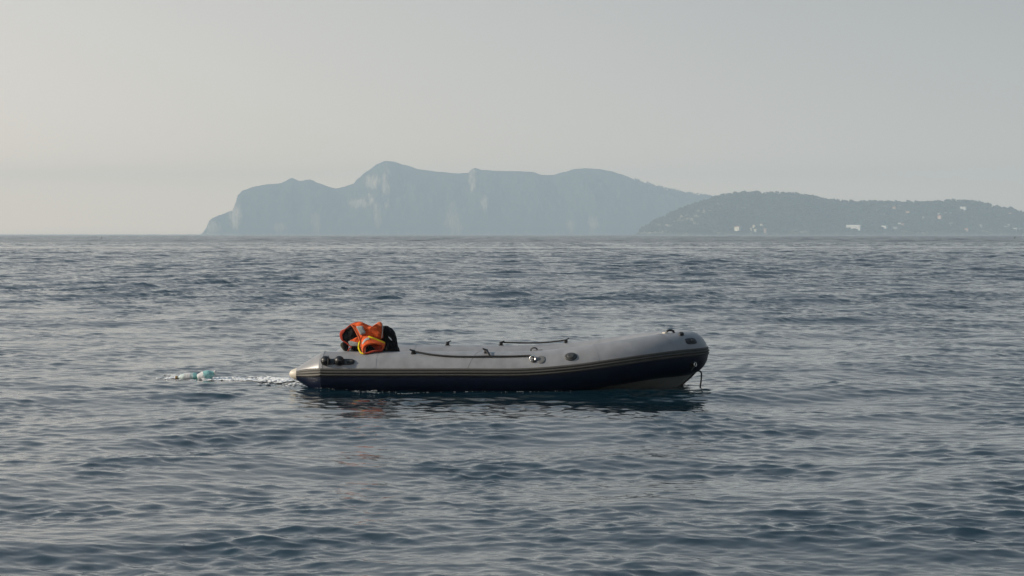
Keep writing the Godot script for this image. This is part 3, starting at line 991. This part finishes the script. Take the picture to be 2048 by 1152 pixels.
# ---------------------------------------------------------------- drifting bottles, the tow line and the foam
func build_bottles() -> void:
	var p := sea_point(-3.27, -24.75)
	var lie := Basis(Vector3(0, 0, 1), PI / 2 + 0.06) 
	var a := thing("plastic_bottle", "pale water bottle with brown cap floating on its side behind the boat", "bottle", p + Vector3(0, 0.01, 0))
	a.scale = Vector3.ONE * 1.12
	part("body", lathe([[-0.085, 0.001], [-0.086, 0.026], [-0.080, 0.034], [-0.04, 0.036], [-0.034, 0.034], [-0.028, 0.036], [0.03, 0.036], [0.05, 0.033], [0.072, 0.022], [0.085, 0.014], [0.10, 0.013]], 22, 0.25, 3), mats["bottle_clear"], a, Transform3D(lie, Vector3(0, 0.02, 0)))
	part("label", lathe([[-0.024, 0.0368], [0.028, 0.0368]], 22, 0.25, 3), mats["bottle_label"], a, Transform3D(lie, Vector3(0, 0.02, 0)))
	part("base", lathe([[-0.0875, 0.02], [-0.0865, 0.028], [-0.080, 0.0355], [-0.05, 0.0372]], 22, 0.25, 3), mats["bottle_teal"], a, Transform3D(lie, Vector3(0, 0.02, 0)))
	var cap := part("cap", lathe([[0.112, 0.001], [0.112, 0.015], [0.110, 0.0165], [0.094, 0.0165], [0.092, 0.0155]], 18), mats["bottle_cap"], a, Transform3D(lie, Vector3(0, 0.02, 0)))
	cap.set_meta("label", "brown screw cap")
	var q := sea_point(-3.10, -24.72)
	var up := Basis(Vector3(0, 0, 1), -1.2) * Basis(Vector3.UP, 0.6)
	var b := thing("plastic_bottle", "stouter teal and white bottle bobbing beside the brown capped one", "bottle", q + Vector3(0.015, 0.012, 0.02))
	b.scale = Vector3.ONE * 1.15
	part("body", lathe([[-0.065, 0.001], [-0.066, 0.036], [-0.058, 0.046], [-0.02, 0.049], [0.02, 0.048], [0.045, 0.042], [0.062, 0.028], [0.075, 0.018], [0.09, 0.017]], 24, 0.3, 8), mats["bottle_teal"], b, Transform3D(up, Vector3(0, 0.026, 0)))
	part("label", lathe([[-0.062, 0.0445], [-0.056, 0.0475], [-0.02, 0.0500], [-0.004, 0.0499]], 24, 0.3, 8), mats["bottle_label"], b, Transform3D(up, Vector3(0, 0.026, 0)))
	part("cap", lathe([[0.104, 0.001], [0.104, 0.019], [0.086, 0.020], [0.085, 0.018]], 18), mats["bottle_label"], b, Transform3D(up, Vector3(0, 0.026, 0)))
	var turn := Transform3D(Basis(Vector3.UP, BOAT_TURN), BOAT_AT)
	var start := turn * Vector3(-2.02, 0.09, 0.66)
	var pts := [start, start + Vector3(-0.07, -0.045, -0.05), start + Vector3(-0.16, -0.085, -0.14), start + Vector3(-0.4, -0.13, -0.5), q + Vector3(0.12, -0.03, 0)]
	var o := part("tow_line", cord(smooth_line(pts, 8), 0.0028, 6), mats["rope_pale"], self)
	tag(o, "thin pale tow line running from the stern cone into the wake", "rope")

func foam_patch(called: String, label: String, spots: Array, seed_: int, look := "foam") -> void:
	var rng := RandomNumberGenerator.new()
	rng.seed = seed_
	var clumps := FastNoiseLite.new()
	clumps.seed = seed_
	clumps.frequency = 7.0
	var blob := crown_mesh(seed_ + 60)
	var list := []
	for s in spots:   # [x, z, half length, half width, count, size]
		for k in int(s[4]):
			var u := clampf(rng.randfn() * 0.5, -1.2, 1.2)
			var w := clampf(rng.randfn() * 0.5, -1.2, 1.2)
			var x: float = s[0] + u * s[2]
			var z: float = s[1] + w * s[3]
			var size: float = s[5] * pow(rng.randf(), 2.4) + 0.004
			if clumps.get_noise_2d(x, z * 0.7) < -0.02 or rng.randf() < 0.1:
				continue
			var p := sea_point(x, z)
			list.append(Transform3D(Basis.from_euler(Vector3(0, rng.randf() * TAU, 0)).scaled(Vector3(size * rng.randf_range(1.0, 2.6), size * rng.randf_range(0.18, 0.5), size * rng.randf_range(0.8, 1.6))), p + Vector3(0, 0.004 - size * 0.06, 0)))
	var mm := MultiMesh.new()
	mm.transform_format = MultiMesh.TRANSFORM_3D
	mm.mesh = blob
	mm.instance_count = list.size()
	for k in list.size():
		mm.set_instance_transform(k, list[k])
	var o := MultiMeshInstance3D.new()
	o.name = called
	o.multimesh = mm
	o.material_override = mats[look]
	add_child(o)
	tag(o, label, "foam", "", "stuff")

func build_foam() -> void:
	foam_patch("wake_foam", "white foam trail between the stern and the drifting bottles", [[-2.98, -24.75, 0.10, 0.18, 520, 0.050], [-2.80, -24.70, 0.22, 0.30, 1500, 0.042], [-2.5, -24.45, 0.22, 0.45, 1700, 0.036], [-2.25, -24.2, 0.20, 0.45, 1500, 0.036], [-2.10, -23.8, 0.14, 0.35, 700, 0.022], [-3.42, -24.95, 0.12, 0.3, 700, 0.032], [-3.16, -24.55, 0.25, 0.12, 260, 0.018]], 91)
	foam_patch("waterline_foam", "thin line of bubbles along the boat's waterline", [[-1.72, -22.98, 0.15, 0.02, 40, 0.006], [-1.32, -22.80, 0.16, 0.14, 170, 0.010], [-0.95, -22.70, 0.18, 0.10, 90, 0.009], [-0.4, -22.68, 0.3, 0.06, 30, 0.006], [0.2, -22.62, 0.3, 0.08, 50, 0.007], [1.62, -23.40, 0.10, 0.12, 90, 0.010]], 92, "bubbles")

func build_buoys() -> void:
	for q in [[-120.0, -716.0, "small black buoy out on the open sea beside the pale slick"], [150.0, -731.0, "small black buoy out at sea below the red rock shore"]]:
		var o := thing("marker_buoy", q[2], "buoy", Vector3(q[0], -0.05, q[1]), 0.0, "far marker buoys")
		part("float", lathe([[-0.2, 0.001], [-0.15, 0.2], [0.1, 0.3], [0.35, 0.26], [0.5, 0.12], [0.53, 0.001]], 16), mats["buoy_black"], o)
		part("top_mark", lathe([[0.5, 0.04], [0.75, 0.03], [0.78, 0.07], [0.84, 0.001]], 10), mats["buoy_black"], o)

func build_sky() -> void:
	# hazy air: pale and warm at the horizon, grey-blue overhead, brighter towards the sun's side
	var h := 1024
	var im := Image.create(SKY_WIDE, h, false, Image.FORMAT_RGBF)
	var sun := TO_SUN.normalized()
	for j in h:
		var e := (0.5 - (j + 0.5) / h) * PI
		for i in SKY_WIDE:
			var a := (i + 0.5) / float(SKY_WIDE) * TAU        # panorama column to direction
			var dir := Vector3(sin(a) * cos(e), sin(e), -cos(a) * cos(e))
			var up := maxf(e, 0.0)
			var veil := exp(HAZE * pow(pow(sin(up) / 300.0, 7.0) + pow(1.0 / 12150.0, 7.0), -1.0 / 7.0)) - 1.0   # the long way through the low haze
			var c := SKY_ZENITH.lerp(SKY_HAZE, exp(-up / 0.22))
			var near_sun := 0.5 * tanh((dir.dot(sun) + 0.12) / 0.5)
			c = c * Vector3(exp(1.5 * near_sun), exp(1.3 * near_sun), exp(1.1 * near_sun)) + SKY_LOW * veil * exp(1.8 * near_sun)
			im.set_pixel(i, j, Color(c.x, c.y, c.z))
	var m := PanoramaSkyMaterial.new()
	m.panorama = ImageTexture.create_from_image(im)
	var sky := Sky.new()
	sky.sky_material = m
	env = Environment.new()
	env.background_mode = Environment.BG_SKY
	env.sky = sky
	env.tonemap_mode = Environment.TONE_MAPPER_LINEAR
	env.tonemap_exposure = 1.12
	env.sdfgi_enabled = true
	env.ssao_enabled = true
	env.ssil_enabled = true
	env.fog_enabled = true
	env.fog_density = HAZE
	env.fog_light_color = Color(0.845, 0.94, 1.0)
	var w := WorldEnvironment.new()
	w.name = "hazy_daylight"
	w.environment = env
	add_child(w)

const SKY_WIDE := 360
const HAZE := 0.00018
const SKY_LOW := Vector3(0.145, 0.085, 0.035)
const SKY_HAZE := Vector3(0.60, 0.605, 0.58)
const SKY_ZENITH := Vector3(0.10, 0.165, 0.25)

func house_label(k: int, kind: String) -> String:
	var own := {0: "long low white building with many windows just above the headland shore", 1: "wide cream house with tiled roof alone beside the rocky point", 5: "small pinkish house at the water's edge below the cream cluster", 7: "bright white house standing alone high under the headland's crest", 8: "pinkish two-storey house alone in the middle of the wooded slope", 9: "wide flat white house close above the shore beyond the long building", 22: "pinkish house on the shore just before the red rocks", 10: "small white house between the wide flat house and a white and pinkish pair", 11: "taller white house standing beside a smaller pinkish one", 12: "small pinkish house standing beside a taller white one", 15: "white house close under the crest above a pinkish house", 16: "widest white house close under the crest above a pinkish house", 17: "pinkish house below two white houses near the crest", 18: "widest white house of the row of three below the lone bright house", 19: "smallest white house of the row of three below the lone bright house", 20: "low white house of the row of three below the lone bright house", 21: "white house directly above the red rocks", 25: "white house on the shore past the red rocks", 26: "low white annexe beside the shore house past the red rocks", 27: "low white annexe beside the shore house past the red rocks", 28: "pinkish house alone near the headland's low far end", 31: "pinkish house alone on the middle slope among trees"}
	if own.has(k):
		return own[k]
	return {"w": "bright small white house standing free of the trees on the slope", "g": "small white flat-roofed house among trees on the headland slope", "p": "small pinkish house with tiled roof among trees on the slope", "a": "small cream house in the tight cluster by the shore"}[kind]

func _ready() -> void:
	var cam := Camera3D.new()
	cam.name = "camera"
	cam.position = Vector3(0, EYE, 0)
	cam.rotation.x = -atan(108.0 / 4900.0)
	cam.fov = rad_to_deg(2.0 * atan(576.0 / 4900.0))
	cam.near = 0.1
	cam.far = 30000.0
	add_child(cam)
	cam.current = true
	build_sky()
	var sun := DirectionalLight3D.new()
	sun.name = "sun"
	sun.light_energy = 1.6
	sun.light_color = Color(1.0, 0.945, 0.87)
	sun.light_angular_distance = 2.5
	sun.shadow_enabled = true
	add_child(sun)
	sun.look_at_from_position(TO_SUN, Vector3.ZERO)
	make_materials()
	build_sea()
	var island := {"ridge": ISLAND_RIDGE, "rock": ISLAND_ROCK, "crest": 10000.0, "shore": 9550.0, "back": 10700.0, "seed": 1, "bluff": 0.62, "strand": 5.0}
	var headland := {"ridge": HEADLAND_RIDGE, "rock": HEADLAND_ROCK, "crest": 6400.0, "shore": 6170.0, "back": 6900.0, "seed": 2, "bluff": 0.85, "strand": 4.0}
	build_hill("island_hill", "hazy mountainous island with pale cliffs behind the boat", island, 1150, 84)
	build_hill("headland_hill", "lower wooded headland with scattered houses in front of the island", headland, 420, 60)
	build_wood("headland_wood", "dark woodland covering the lower headland with houses", headland, 8000, 320.0, 1970.0, 0.04, 7.5, 7)
	build_wood("ridge_wood", "sparse line of trees along the island's long falling ridge", island, 900, 500.0, 1300.0, 0.7, 9.0, 8)
	for k in HOUSES.size():
		var q = HOUSES[k]
		build_house(q[0], q[1], q[2], q[3], q[4], house_label(k, q[4]), headland)
	build_boat()
	build_clothes()
	build_bottles()
	build_foam()
	build_buoys()
